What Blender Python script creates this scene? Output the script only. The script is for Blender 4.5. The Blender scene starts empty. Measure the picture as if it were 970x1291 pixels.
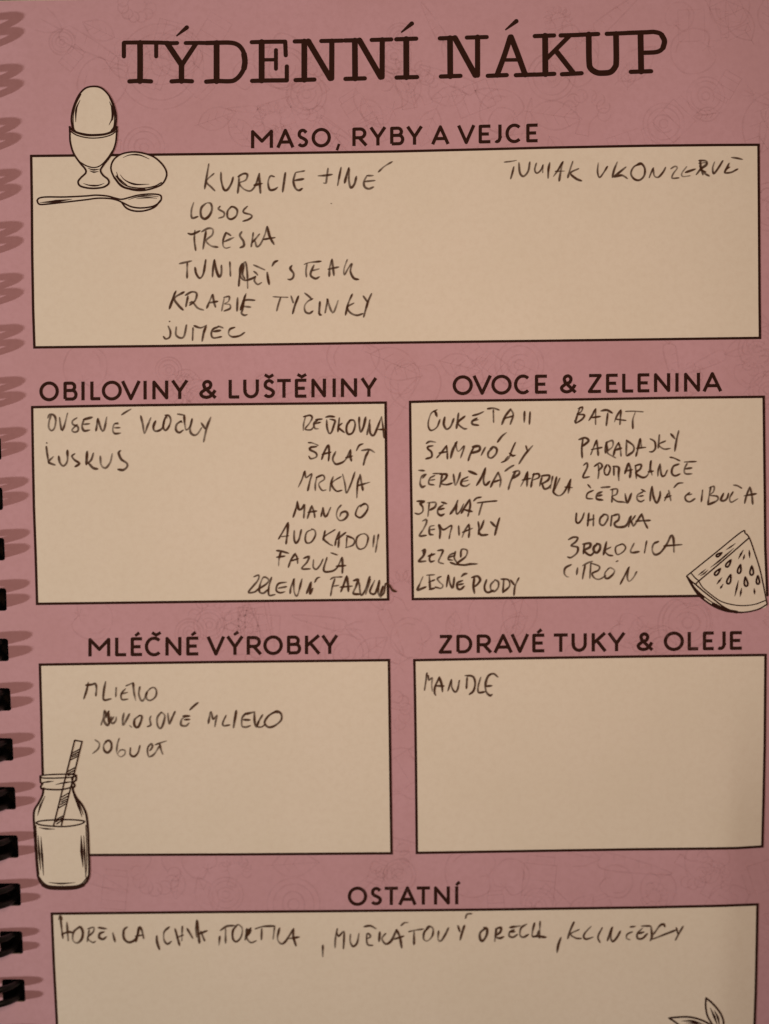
import bpy, math, random
from mathutils import Vector, noise as mnoise

# ------------------------------------------------------------------ camera, light, exposure
S = 0.000133                       # metres of paper per photograph pixel at the page centre
CX, CY = 485.0, 645.5              # photograph centre in pixels
D = 0.23                           # camera distance
TILT = math.radians(3.4)
scene = bpy.context.scene
col = scene.collection

cam_data = bpy.data.cameras.new("camera")
cam = bpy.data.objects.new("camera", cam_data)
col.objects.link(cam)
CAM = Vector((0, D * math.sin(TILT), D * math.cos(TILT)))
cam.location = CAM
cam.rotation_euler = (-TILT, 0, 0)
cam_data.sensor_fit = 'VERTICAL'
cam_data.sensor_height = 24.0
cam_data.lens = 24.0 / (2 * CY * S / D)
cam_data.clip_start = 0.005
cam_data.clip_end = 20.0
scene.camera = cam
cam_data.dof.use_dof = True
cam_data.dof.focus_distance = D * 0.982
cam_data.dof.aperture_fstop = 4.2

world = bpy.data.worlds.new("World")
scene.world = world
world.use_nodes = True
bg = world.node_tree.nodes["Background"]
bg.inputs[0].default_value = (1.0, 0.64, 0.46, 1)
bg.inputs[1].default_value = 0.068

def lamp(name, kind, loc, target, energy, color, size):
    ld = bpy.data.lights.new(name, kind)
    ld.energy = energy
    ld.color = color
    if kind == 'AREA':
        ld.shape = 'DISK'
        ld.size = size
    else:
        ld.shadow_soft_size = size
    o = bpy.data.objects.new(name, ld)
    o.location = loc
    d = Vector(target) - Vector(loc)
    o.rotation_euler = d.to_track_quat('-Z', 'Y').to_euler()
    col.objects.link(o)
    return o

KEY = Vector((-0.862, -0.167, 0.385))
lamp('bedside_lamp', 'POINT', KEY, (0, 0, 0), 19.3, (1.0, 0.97, 0.84), 0.014)
lamp('fill_light', 'AREA', (0.004, 0.024, 0.195), (0.006, 0.02, 0), 0.188, (1.0, 0.69, 0.505), 0.10)  # added soft fill close over the page, so brightness drops towards the corners

scene.view_settings.view_transform = 'Standard'
scene.view_settings.look = 'None'
scene.view_settings.exposure = 0.0
scene.view_settings.gamma = 1.0

# ------------------------------------------------------------------ the paper surface
def smooth(a, b, t):
    t = max(0.0, min(1.0, (t - a) / (b - a)))
    return t * t * (3 - 2 * t)

def surf(x, y):
    """height of the page over the table of the drawing plane, metres"""
    px, py = x / S + CX, CY - y / S
    z = 0.00007 * math.sin(px / 118.0 + py / 410.0 + 0.6) + 0.00006 * math.sin(py / 150.0 - px / 600.0 + 1.0)
    z += 0.00005 * mnoise.noise(Vector((px / 160.0, py / 160.0, 3.1)))
    # right edge falls away towards the lower corner
    k = smooth(840, 1060, py)
    z -= 0.11 * S * k * 5.0 * math.log(1 + math.exp(min(40.0, (px - 927 + 0.02 * (py - 1040)) / 5.0)))
    z -= 0.0006 * smooth(880, 1100, px)
    # the paper lifts a little where the wire holds it
    z -= 0.00025 * smooth(60, -30, px)
    return z

TAN = CY * S / D
FWD = Vector((0, -math.sin(TILT), -math.cos(TILT)))
RGT = Vector((1, 0, 0))
UPV = Vector((0, math.cos(TILT), -math.sin(TILT)))

def at(px, py, off=0.0):
    """the point of the page (raised by off metres) that the traced pixel shows"""
    d = FWD + RGT * ((px - CX) / CY * TAN) + UPV * ((CY - py) / CY * TAN)
    z = off
    for _ in range(3):
        t = (z - CAM.z) / d.z
        p = CAM + d * t
        z = surf(p.x, p.y) + off
    return (p.x, p.y, z)

# ------------------------------------------------------------------ materials
def new_mat(name, color, rough=0.6, spec=0.3):
    m = bpy.data.materials.new(name)
    m.use_nodes = True
    nt = m.node_tree
    b = nt.nodes["Principled BSDF"]
    b.inputs["Base Color"].default_value = (*color, 1)
    b.inputs["Roughness"].default_value = rough
    b.inputs["Specular IOR Level"].default_value = spec
    return m, nt, b

def paper(name, c1, c2, c3, rough=0.68, spec=0.14):
    m, nt, b = new_mat(name, c1, rough, spec)
    tc = nt.nodes.new("ShaderNodeTexCoord")
    def noise(scale, detail=3, rough_=0.6):
        n = nt.nodes.new("ShaderNodeTexNoise")
        n.inputs["Scale"].default_value = scale
        n.inputs["Detail"].default_value = detail
        n.inputs["Roughness"].default_value = rough_
        nt.links.new(tc.outputs["Object"], n.inputs["Vector"])
        return n
    def ramp(src, a, bb):
        r = nt.nodes.new("ShaderNodeMapRange")
        r.inputs[1].default_value = a
        r.inputs[2].default_value = bb
        nt.links.new(src.outputs[0], r.inputs[0])
        return r
    def mix(fac, a, bcol):
        x = nt.nodes.new("ShaderNodeMix")
        x.data_type = 'RGBA'
        nt.links.new(fac.outputs[0], x.inputs[0])
        if isinstance(a, tuple):
            x.inputs[6].default_value = (*a, 1)
        else:
            nt.links.new(a.outputs[2], x.inputs[6])
        x.inputs[7].default_value = (*bcol, 1)
        return x
    big = mix(ramp(noise(55, 3), 0.35, 0.7), c1, c2)
    fine = mix(ramp(noise(900, 4, 0.7), 0.42, 0.95), big, c3)
    nt.links.new(fine.outputs[2], b.inputs["Base Color"])
    bump = nt.nodes.new("ShaderNodeBump")
    bump.inputs["Strength"].default_value = 0.35
    bump.inputs["Distance"].default_value = 0.00003
    n2 = noise(1500, 3, 0.7)
    nt.links.new(n2.outputs[0], bump.inputs["Height"])
    nt.links.new(bump.outputs[0], b.inputs["Normal"])
    return m

M_PINK = paper('pink_printed_paper', (0.61, 0.370, 0.447), (0.575, 0.342, 0.402), (0.53, 0.31, 0.365))
M_CREAM = paper('unprinted_paper', (0.82, 0.765, 0.68), (0.795, 0.745, 0.65), (0.755, 0.69, 0.60))
M_EDGE = paper('paper_block', (0.82, 0.74, 0.62), (0.76, 0.68, 0.56), (0.70, 0.62, 0.5))
M_PRINT, _, _ = new_mat('dark_brown_print', (0.034, 0.012, 0.008), 0.7, 0.08)
M_WIRE, _, _ = new_mat('black_coated_wire', (0.006, 0.005, 0.006), 0.42, 0.4)
M_COVER, _, _ = new_mat('black_cover_board', (0.003, 0.0022, 0.0025), 0.8, 0.1)
M_TABLE, nt_, b_ = new_mat('dark_table', (0.02, 0.012, 0.008), 0.6, 0.3)
tn = nt_.nodes.new("ShaderNodeTexNoise"); tn.inputs["Scale"].default_value = 40
cr = nt_.nodes.new("ShaderNodeValToRGB")
cr.color_ramp.elements[0].color = (0.012, 0.007, 0.005, 1)
cr.color_ramp.elements[1].color = (0.035, 0.02, 0.012, 1)
nt_.links.new(tn.outputs[0], cr.inputs[0]); nt_.links.new(cr.outputs[0], b_.inputs["Base Color"])

def ink_mat(name, color, a0, a1, scale, edge=True):
    m, nt, b = new_mat(name, color, 0.7, 0.06)
    tc = nt.nodes.new("ShaderNodeTexCoord")
    n = nt.nodes.new("ShaderNodeTexNoise")
    n.inputs["Scale"].default_value = scale
    n.inputs["Detail"].default_value = 4
    n.inputs["Roughness"].default_value = 0.7
    nt.links.new(tc.outputs["Object"], n.inputs["Vector"])
    r = nt.nodes.new("ShaderNodeMapRange")
    r.inputs[1].default_value = 0.3
    r.inputs[2].default_value = 0.62
    r.inputs[3].default_value = a0
    r.inputs[4].default_value = a1
    nt.links.new(n.outputs[0], r.inputs[0])
    out = r
    if edge:
        at_ = nt.nodes.new("ShaderNodeAttribute")
        at_.attribute_name = "pressure"
        mu = nt.nodes.new("ShaderNodeMath"); mu.operation = 'MULTIPLY'
        nt.links.new(r.outputs[0], mu.inputs[0])
        nt.links.new(at_.outputs["Fac"], mu.inputs[1])
        out = mu
    nt.links.new(out.outputs[0], b.inputs["Alpha"])
    return m

M_PEN = ink_mat('ballpoint_ink', (0.082, 0.036, 0.018), 0.66, 1.0, 900)
M_FAINT = ink_mat('faint_pattern_print', (0.44, 0.24, 0.26), 0.015, 0.12, 250)

# ------------------------------------------------------------------ mesh helpers
def link(name, verts, faces, m, parent=None, attr=None):
    me = bpy.data.meshes.new(name)
    me.from_pydata(verts, [], faces)
    me.materials.append(m)
    if attr:
        a = me.attributes.new("pressure", 'FLOAT', 'POINT')
        a.data.foreach_set("value", attr)
    o = bpy.data.objects.new(name, me)
    col.objects.link(o)
    o.parent = parent
    return o

def empty(name, parent=None):
    o = bpy.data.objects.new(name, None)
    o.empty_display_size = 0.01
    col.objects.link(o)
    o.parent = parent
    return o

def catmull(pts, step=2.0):
    out = []
    n = len(pts)
    if n < 3:
        return densify(pts, step)
    for i in range(n - 1):
        p0 = pts[i - 1] if i > 0 else (2 * pts[0][0] - pts[1][0], 2 * pts[0][1] - pts[1][1])
        p1, p2 = pts[i], pts[i + 1]
        p3 = pts[i + 2] if i + 2 < n else (2 * p2[0] - p1[0], 2 * p2[1] - p1[1])
        L = math.hypot(p2[0] - p1[0], p2[1] - p1[1])
        k = max(1, int(L / step))
        for j in range(k):
            t = j / k
            t2, t3 = t * t, t * t * t
            out.append(tuple(0.5 * (2 * p1[c] + (p2[c] - p0[c]) * t + (2 * p0[c] - 5 * p1[c] + 4 * p2[c] - p3[c]) * t2
                                    + (3 * p1[c] - p0[c] - 3 * p2[c] + p3[c]) * t3) for c in (0, 1)))
    out.append(tuple(pts[-1][:2]))
    return out

def densify(pts, step=5.0):
    out = []
    for a, b in zip(pts, pts[1:]):
        L = math.hypot(b[0] - a[0], b[1] - a[1])
        k = max(1, int(L / step))
        for j in range(k):
            t = j / k
            out.append((a[0] + (b[0] - a[0]) * t, a[1] + (b[1] - a[1]) * t))
    out.append(tuple(pts[-1][:2]))
    return out

class Ink:
    """collects flat strokes printed or written on the page"""
    def __init__(s, base=0.00006, step=0.0000008):
        s.step = step
        s.v, s.f, s.a, s.off, s.base = [], [], [], 0, base
    def stroke(s, pts, w0, w1=None, caps='round', soft=False, press=1.0, wvar=0.0, closed=False):
        w1 = w0 if w1 is None else w1
        q = [pts[0]]
        for p in pts[1:]:
            if math.hypot(p[0] - q[-1][0], p[1] - q[-1][1]) > 0.05:
                q.append(p)
        if len(q) == 1:
            q.append((q[0][0] + 0.6, q[0][1] + 0.3))
        pts = q
        n = len(pts)
        off = s.base + s.off * s.step
        s.off += 1
        seed = random.random() * 100
        prof = [(-1, 0.0), (-0.5, 1.0), (0.5, 1.0), (1, 0.0)] if soft else [(-1, 1.0), (1, 1.0)]
        m = len(prof)
        rows = []
        for i, p in enumerate(pts):
            a = pts[i - 1] if i > 0 else (pts[-2] if closed else p)
            b = pts[i + 1] if i + 1 < n else (pts[1] if closed else p)
            d1 = (p[0] - a[0], p[1] - a[1]); d2 = (b[0] - p[0], b[1] - p[1])
            l1 = math.hypot(*d1) or 1; l2 = math.hypot(*d2) or 1
            t = (d1[0] / l1 + d2[0] / l2, d1[1] / l1 + d2[1] / l2)
            lt = math.hypot(*t)
            if lt < 1e-3:
                t, lt = (d1 if d1 != (0, 0) else d2), 0
                lt = math.hypot(*t) or 1
            t = (t[0] / lt, t[1] / lt)
            nx, ny = -t[1], t[0]
            cosn = abs((-d1[1] / l1) * nx + (d1[0] / l1) * ny) if d1 != (0, 0) else 1
            mit = min(1.45, 1 / max(cosn, 0.3)) if not soft else min(1.15, 1 / max(cosn, 0.3))
            fr = i / (n - 1)
            w = (w0 + (w1 - w0) * fr) / 2 * mit
            pr = press
            if wvar:
                k = mnoise.noise(Vector((p[0] * 0.09 + seed, p[1] * 0.09, seed)))
                w *= 1 + wvar * k
                pr *= 1 + 0.55 * k - 0.05
            if soft:
                endf = min(i, n - 1 - i)
                if endf == 0: w *= 0.55
                elif endf == 1: w *= 0.85
            rows.append((p, (nx, ny), w, pr, t))
        base = len(s.v)
        for (p, nn, w, pr, t) in rows:
            off += s.step * 0.04
            for (u, al) in prof:
                s.v.append(at(p[0] + nn[0] * w * u, p[1] + nn[1] * w * u, off))
                s.a.append(al * min(1.0, pr))
        for i in range(n - 1):
            for j in range(m - 1):
                b0 = base + i * m + j
                s.f.append((b0, b0 + 1, b0 + 1 + m, b0 + m))
        caps = caps if isinstance(caps, tuple) else (caps, caps)
        for (row, sg, bi, cp) in ((rows[0], -1, base, caps[0]), (rows[-1], 1, base + (n - 1) * m, caps[1])):
            if cp == 'round':
                p, nn, w, pr, t = row
                tx, ty = t[0] * sg, t[1] * sg
                arc = []
                for k in range(1, 6):
                    an = math.pi * k / 6
                    # from +normal side round to -normal side
                    x = p[0] + nn[0] * w * -math.cos(an) + tx * w * math.sin(an)
                    y = p[1] + nn[1] * w * -math.cos(an) + ty * w * math.sin(an)
                    s.v.append(at(x, y, off)); s.a.append(0.0 if soft else 1.0)
                    arc.append(len(s.v) - 1)
                if soft:
                    s.f.append((bi, arc[0], arc[1], bi + 1))
                    s.f.append((bi + 1, arc[1], arc[2], arc[3], bi + 2))
                    s.f.append((bi + 2, arc[3], arc[4], bi + 3))
                else:
                    s.f.append((bi, *arc, bi + 1))
    def build(s, name, m, parent, label=None):
        o = link(name, s.v, s.f, m, parent, s.a)
        if label: o['label'] = label
        return o

def parse(txt, ox, oy, sc):
    out = []
    for st in txt.split(';'):
        st = st.strip()
        if not st:
            continue
        out.append([(ox + float(a) / sc, oy + float(b) / sc) for a, b in (q.split(',') for q in st.split())])
    return out

def fill_poly(name, poly, m, parent, off, rows=2.0, label=None):
    """scan-line filled outline lying on the page (outline single-valued per row)"""
    ys = [p[1] for p in poly]
    y0, y1 = min(ys) + 0.05, max(ys) - 0.05
    nr = max(4, int((y1 - y0) / rows)); nc = 8
    v, f = [], []
    for i in range(nr + 1):
        y = y0 + (y1 - y0) * i / nr
        xs = []
        for a, b in zip(poly, poly[1:] + poly[:1]):
            if (a[1] - y) * (b[1] - y) <= 0 and a[1] != b[1]:
                xs.append(a[0] + (b[0] - a[0]) * (y - a[1]) / (b[1] - a[1]))
        xa, xb = min(xs), max(xs)
        for j in range(nc + 1):
            v.append(at(xa + (xb - xa) * j / nc, y, off))
    for i in range(nr):
        for j in range(nc):
            b0 = i * (nc + 1) + j
            f.append((b0, b0 + 1, b0 + nc + 2, b0 + nc + 1))
    o = link(name, v, f, m, parent)
    if label: o['label'] = label
    return o

# ------------------------------------------------------------------ table (setting)
bpy_t = [(-0.5, -0.5), (0.5, -0.5), (0.5, 0.5), (-0.5, 0.5)]
tv = [(x, y, -0.0072) for x, y in bpy_t] + [(x, y, -0.03) for x, y in bpy_t]
table = link('table_top', tv, [(0, 1, 2, 3), (7, 6, 5, 4), (0, 4, 5, 1), (1, 5, 6, 2), (2, 6, 7, 3), (3, 7, 4, 0)], M_TABLE)
table['kind'] = 'structure'

# ------------------------------------------------------------------ the planner
book = empty('spiral_planner')
book['label'] = 'pink wire-bound weekly shopping planner lying open, its boxes filled in by hand'
book['category'] = 'planner'

# punched holes: (right edge x, top y, bottom y) in photograph pixels
HOLES = [(-1, 20, 50), (-2, 86.5, 116.5), (-4, 152.5, 182.5), (-5, 218, 248), (-5, 282.5, 312), (-4.5, 347, 376.5),
         (-3.5, 411, 440.5), (-2, 474, 503.5), (0, 537.5, 567), (1.5, 551.5, 580.5)]
HOLES = []
tops = [1234.5, 1174, 1113.5, 1053, 992, 930.5, 867.5, 805, 741.5, 678, 614.5, 551.5]
rx = {1234.5: 31, 1174: 28.2, 1113.5: 25.8, 1053: 22.5, 992: 19, 930.5: 16, 867.5: 13, 805: 10.2, 741.5: 8, 678: 5.5, 614.5: 3.2, 551.5: 1.2}
for t in tops:
    HOLES.append((rx[t], t, t + 28.6))
t, x = 551.5, 1.2
for k in range(9):
    p = 63.6 + 0.28 * k
    t -= p
    x = [-1.0, -2.6, -3.6, -4.2, -4.2, -3.6, -2.6, -1.2, 0.0][k]
    HOLES.append((x, t, t + 29.4))
t, x = 1234.5, 31
for k in range(3):
    t += 60.0
    HOLES.append((31 + 3 * (k + 1), t, t + 28))
HOLES.sort(key=lambda h: h[1])

def edge_x(py):
    hs = HOLES
    if py <= hs[0][1]: return hs[0][0]
    for a, b in zip(hs, hs[1:]):
        if a[1] <= py <= b[1]:
            k = (py - a[1]) / (b[1] - a[1])
            return a[0] + (b[0] - a[0]) * k
    return hs[-1][0]

def sheet(name, m, top_shift, inset, zoff, depth, right, parent):
    """one leaf (or block of leaves) with square punched holes"""
    TOP, BOT = 1.6 + top_shift, 1480
    rows = [TOP]
    for (x, a, b) in HOLES:
        rows += [a - inset, a + 7, (a + b) / 2, b - 7, b + inset, b + inset + 8, b + inset + 16, b + inset + 25]
    rows += [HOLES[-1][2] + 34 + 9 * k for k in range(30)]
    rows = sorted(r for r in rows if TOP + 1 < r < BOT - 1)
    rows = [TOP] + rows + [BOT]
    cols = [-62, -32.0, -28.6 - inset, inset] + [14 + i * 24 for i in range(37)] + [884 + i * 7 for i in range(36)]
    nc = len(cols)
    v, f = [], []
    def P(i, j):
        py = rows[i]
        px = edge_x(py) + cols[j]
        if j == nc - 1: px = right
        slope = -0.0150 * px if i == 0 else 0.0
        return at(px, py + slope, zoff)
    for i in range(len(rows)):
        for j in range(nc):
            v.append(P(i, j))
    N = len(v)
    solid = {}
    for i in range(len(rows) - 1):
        mid = (rows[i] + rows[i + 1]) / 2
        hole = any(a - inset < mid < b + inset for (x, a, b) in HOLES)
        for j in range(nc - 1):
            solid[(i, j)] = not (hole and j == 2)
    for (i, j), s_ in solid.items():
        if s_:
            a = i * nc + j
            f.append((a, a + nc, a + nc + 1, a + 1))
    # rounded hole corners
    if inset == 0:
        for (x, a, b) in HOLES:
            for (yy, sy) in ((a, 1), (b, -1)):
                for (xx, sx) in ((edge_x(yy), -1), (edge_x(yy) - 28.6, 1)):
                    base = len(v)
                    r = 3.2
                    v.append(at(xx, yy, zoff))
                    for k in range(5):
                        an = math.pi / 2 * k / 4
                        v.append(at(xx + sx * r * (1 - math.sin(an)), yy + sy * r * (1 - math.cos(an)), zoff))
                    f.append(tuple(range(base, base + 6)))
    top_n = len(f)
    if depth:
        off = len(v)
        lower = [(p[0], p[1], p[2] - depth) for p in v[:N]]
        v += lower
        for q in list(f[:top_n]):
            if max(q) < N:
                f.append(tuple(reversed([k + off for k in q])))
        def wall(a, b):
            f.append((a, b, b + off, a + off))
        R = len(rows) - 1; Cc = nc - 1
        for (i, j), s_ in solid.items():
            if not s_: continue
            a, b, c, d = i * nc + j, (i + 1) * nc + j, (i + 1) * nc + j + 1, i * nc + j + 1
            if not solid.get((i - 1, j), False): wall(d, a)
            if not solid.get((i + 1, j), False): wall(b, c)
            if not solid.get((i, j - 1), False): wall(a, b)
            if not solid.get((i, j + 1), False): wall(c, d)
    o = link(name, v, f, m, parent)
    if not depth:
        for p in o.data.polygons: p.use_smooth = True
    return o

page = sheet('page', M_PINK, 0.0, 0, 0.0, 0, 1118, book)
page['label'] = 'pink printed top leaf with a row of square punched holes'
sheet('page_stack', M_EDGE, -0.9, 1.2, -0.00012, 0.0007, 1116, book)
sheet('back_cover', M_COVER, -8, -2.5, -0.0012, 0.0042, 1124, book)

# wire loops: twin black wires through each hole
def tube(path, r, seg=10):
    v, f = [], []
    n = len(path)
    prev = None
    for i, p in enumerate(path):
        a = path[max(0, i - 1)]; b = path[min(n - 1, i + 1)]
        t = (b - a).normalized()
        if prev is None:
            u = Vector((0, 1, 0)) if abs(t.y) < 0.9 else Vector((1, 0, 0))
        else:
            u = prev
        u = (u - t * u.dot(t)).normalized()
        prev = u
        w = t.cross(u)
        for k in range(seg):
            an = 2 * math.pi * k / seg
            v.append(tuple(p + u * (r * math.cos(an)) + w * (r * math.sin(an))))
    for i in range(n - 1):
        for k in range(seg):
            k2 = (k + 1) % seg
            f.append((i * seg + k, i * seg + k2, (i + 1) * seg + k2, (i + 1) * seg + k))
    f.append(tuple(range(seg - 1, -1, -1)))
    f.append(tuple(range((n - 1) * seg, n * seg)))
    return v, f

RW = 0.00056                     # wire radius
RL = 34 * S                      # loop radius
HALF = 9.2 * S                   # half the twin spacing
random.seed(3)
for (x, a, b) in HOLES:
    mid = (a + b) / 2
    hx = edge_x(mid) - 12
    c0 = Vector(at(hx + random.uniform(-1.6, 1.6), mid + random.uniform(-0.9, 0.9), 0))
    zc = -(3 + 6 * max(0.0, (mid - 600) / 650)) * S
    cx = c0.x - math.sqrt(RL * RL - zc * zc)
    def arc(ang, y):
        return Vector((cx + RL * math.cos(ang), y, c0.z + zc + RL * math.sin(ang)))
    A0, A1 = math.radians(-38), math.radians(262)
    path = [arc(A1 + (A0 - A1) * k / 46, c0.y + HALF) for k in range(47)]
    e = path[-1]
    tdir = Vector((-math.sin(A0), 0, math.cos(A0))) * -1
    for k in range(1, 8):
        an = math.pi * k / 8
        path.append(Vector((e.x, c0.y + HALF * math.cos(an), e.z)) + tdir * (HALF * 0.9 * math.sin(an)))
    path += [arc(A0 + (A1 - A0) * k / 46, c0.y - HALF) for k in range(47)]
    v, f = tube(path, RW)
    o = link('wire_loop', v, f, M_WIRE, book)
    for p in o.data.polygons: p.use_smooth = True

# ------------------------------------------------------------------ faint food pattern printed on the pink
random.seed(11)
fa = Ink(0.000003, 0.00000002)
def circ(cx_, cy_, r, ry=None, a0=0, a1=360, rot=0):
    ry = ry or r
    out = []
    n = max(10, int((a1 - a0) / 360 * r * 1.6))
    for k in range(n + 1):
        an = math.radians(a0 + (a1 - a0) * k / n)
        x, y = r * math.cos(an), ry * math.sin(an)
        c, s_ = math.cos(rot), math.sin(rot)
        out.append((cx_ + x * c - y * s_, cy_ + x * s_ + y * c))
    return out
def fs(pts, w=2.7, pr=1.0):
    fa.stroke(pts, w, caps='butt', soft=True, press=pr, wvar=0.3)
def doodle(kind, x, y, r, rot):
    c, s_ = math.cos(rot), math.sin(rot)
    T = lambda q: [(x + (a * c - b * s_) * r, y + (a * s_ + b * c) * r) for a, b in q]
    if kind == 0:      # cut onion
        fs(circ(x, y, r)); fs(circ(x, y, r * 0.78)); fs(circ(x, y, r * 0.5, r * 0.42, 20, 330, rot))
        fs(circ(x, y, r * 0.22))
    elif kind == 1:    # leaf with veins
        fs(catmull(T([(-1, 0), (-0.5, -0.45), (0.2, -0.5), (1, 0)]))); fs(catmull(T([(-1, 0), (-0.5, 0.45), (0.2, 0.5), (1, 0)])))
        fs(T([(-1.2, 0), (0.9, 0)]))
        for q in (-0.5, -0.1, 0.3): fs(T([(q, 0), (q + 0.25, -0.32)])); fs(T([(q, 0), (q + 0.25, 0.32)]))
    elif kind == 2:    # carrot
        fs(catmull(T([(-1, -0.25), (0, -0.2), (1.2, 0), (0, 0.22), (-1, 0.28), (-1.15, 0), (-1, -0.25)])))
        for q in (-0.7, -0.35, 0.1, 0.5): fs(T([(q, -0.2), (q + 0.05, 0.02)]))
        for q in (-0.4, 0, 0.4): fs(catmull(T([(-1.1, 0), (-1.5, q * 0.7), (-1.9, q)])))
    elif kind == 3:    # tomato / fruit
        fs(catmull(T([(0, -0.8), (0.6, -0.95), (1, -0.3), (0.8, 0.6), (0, 0.95), (-0.8, 0.6), (-1, -0.3), (-0.6, -0.95), (0, -0.8)])))
        for q in range(5):
            a_ = q * 1.25; fs(T([(0, -0.75), (0.35 * math.cos(a_), -0.75 + 0.3 * math.sin(a_))]))
        fs(catmull(T([(-0.7, 0), (-0.55, 0.45), (-0.2, 0.7)])))
    elif kind == 4:    # broccoli-like tuft
        for q in range(7):
            a_ = -math.pi + q * math.pi / 6
            p_ = T([(0.8 * math.cos(a_), 0.7 * math.sin(a_))])[0]
            fs(circ(p_[0], p_[1], r * 0.3, None, 0, 300, a_))
        fs(catmull(T([(-0.5, 0.1), (-0.25, 0.5), (-0.3, 1.1)]))); fs(catmull(T([(0.5, 0.1), (0.25, 0.5), (0.3, 1.1)])))
        fs(T([(-0.3, 1.1), (0.3, 1.1)]))
    elif kind == 5:    # jar
        fs(T([(-0.6, -0.6), (0.6, -0.6), (0.6, 1), (-0.6, 1), (-0.6, -0.6)])); fs(T([(-0.5, -0.9), (0.5, -0.9), (0.5, -0.6)]))
        fs(T([(-0.5, -0.9), (-0.5, -0.6)])); fs(T([(-0.6, 0), (0.6, 0)])); fs(T([(-0.6, 0.6), (0.6, 0.6)]))
for (kk, x, y, r, ro) in [(0, 837, 156, 26, 0.3), (0, 890, 121, 24, 1.2), (0, 203, 84, 54, 0), (1, 962, 158, 48, 1.9), (4, 740, 140, 28, 0.2),
                          (0, 182, 186, 26, 0.5), (2, 118, 60, 40, 0.5), (2, 330, 770, 50, 1.3), (3, 620, 780, 30, 0.2),
                          (1, 655, 775, 40, 1.8), (3, 830, 1123, 22, 0.1), (2, 800, 1092, 40, 0.2), (4, 900, 1108, 22, 0.5), (5, 145, 1120, 26, 0.1),
                          (0, 285, 1128, 22, 0), (5, 680, 1110, 34, 0.1), (1, 500, 460, 36, 0.4), (3, 505, 478, 20, 0), (0, 955, 440, 24, 0)]:
    doodle(kk, x, y, r, ro)
strips = [(0, 970, 5, 190), (0, 970, 440, 505), (0, 970, 765, 830), (0, 970, 1080, 1145), (486, 518, 500, 1100), (960, 1010, 190, 1291)]
for st in strips:
    area = (st[1] - st[0]) * (st[3] - st[2])
    for _ in range(int(area / 2600)):
        doodle(random.randrange(6), random.uniform(st[0] + (70 if st[0] == 0 else 0), st[1]), random.uniform(st[2], st[3]), random.uniform(16, 34), random.uniform(0, 6.28))
pat = fa.build('background_pattern', M_FAINT, book)
pat['kind'] = 'stuff'

# ------------------------------------------------------------------ list boxes
def interp(poly, t, axis):
    a0, a1 = poly[0][axis], poly[-1][axis]
    val = a0 + (a1 - a0) * t
    for a, b in zip(poly, poly[1:]):
        lo, hi = a[axis], b[axis]
        if (lo <= val <= hi) or (hi <= val <= lo):
            k = (val - lo) / (hi - lo) if hi != lo else 0
            return (a[0] + (b[0] - a[0]) * k, a[1] + (b[1] - a[1]) * k)
    return poly[-1]

def list_box(top, bottom, left, right, label):
    nu, nv = 90, 30
    v, f = [], []
    c00, c10, c01, c11 = top[0], top[-1], bottom[0], bottom[-1]
    for i in range(nv + 1):
        tv_ = i / nv
        L = interp(left, tv_, 1); R = interp(right, tv_, 1)
        for j in range(nu + 1):
            tu = j / nu
            T = interp(top, tu, 0); B = interp(bottom, tu, 0)
            p = []
            for c in (0, 1):
                p.append((1 - tv_) * T[c] + tv_ * B[c] + (1 - tu) * L[c] + tu * R[c]
                         - ((1 - tu) * (1 - tv_) * c00[c] + tu * (1 - tv_) * c10[c] + (1 - tu) * tv_ * c01[c] + tu * tv_ * c11[c]))
            v.append(at(p[0], p[1], 0.00004))
    for i in range(nv):
        for j in range(nu):
            b0 = i * (nu + 1) + j
            f.append((b0, b0 + nu + 1, b0 + nu + 2, b0 + 1))
    o = link('list_box', v, f, M_CREAM, book)
    for p in o.data.polygons: p.use_smooth = True
    o['label'] = label
    ink = Ink(0.00005)
    ring = densify(top, 8) + densify(right, 8)[1:] + densify(bottom[::-1], 8)[1:] + densify(left[::-1], 8)[1:]
    ink.stroke(ring, 3.2, caps='butt', closed=True)
    ink.build('box_border', M_PRINT, o)
    return o

B1 = list_box([(39.5, 196.7), (305, 193.8), (499, 191), (620, 188), (690, 186.2), (814, 183.8), (900, 182.9), (956.5, 182.6)],
              [(43.6, 438), (200, 436.3), (480, 432.2), (700, 429.5), (958.3, 426)],
              [(39.5, 196.7), (40.3, 250), (40.8, 320), (42, 390), (43.6, 438)],
              [(956.5, 182.6), (957.3, 300), (957.8, 380), (958.3, 426)], 'wide cream box under the heading for meat, fish and eggs')
B2 = list_box([(40.8, 513.4), (150, 511.3), (260, 510), (400, 508.7), (486.3, 507.6)],
              [(47, 761.3), (250, 758.7), (489.5, 755.8)],
              [(40.8, 513.4), (41.6, 570), (43, 640), (45.2, 700), (47, 761.3)],
              [(486.3, 507.6), (487.6, 640), (489.5, 755.8)], 'cream box under the heading for grains and legumes')
B3 = list_box([(517.2, 506.8), (560, 505.6), (740, 503.5), (850, 501.6), (963, 500.3)],
              [(520.7, 755.3), (700, 753.2), (850, 751.7), (967.5, 750.2)],
              [(517.2, 506.8), (518, 580), (519.3, 660), (520.7, 755.3)],
              [(963, 500.3), (964.4, 620), (965, 690), (967.5, 750.2)], 'cream box under the heading for fruit and vegetables')
B4 = list_box([(50.5, 838), (180, 836), (270, 834.7), (435, 833), (490.5, 832.3)],
              [(57, 1078.7), (115, 1078), (300, 1077.2), (493.8, 1075.8)],
              [(50.5, 838), (52.2, 900), (53.8, 965), (55.5, 1020), (57, 1078.7)],
              [(490.5, 832.3), (491.8, 930), (493, 1020), (493.8, 1075.8)], 'cream box under the heading for dairy products')
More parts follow.
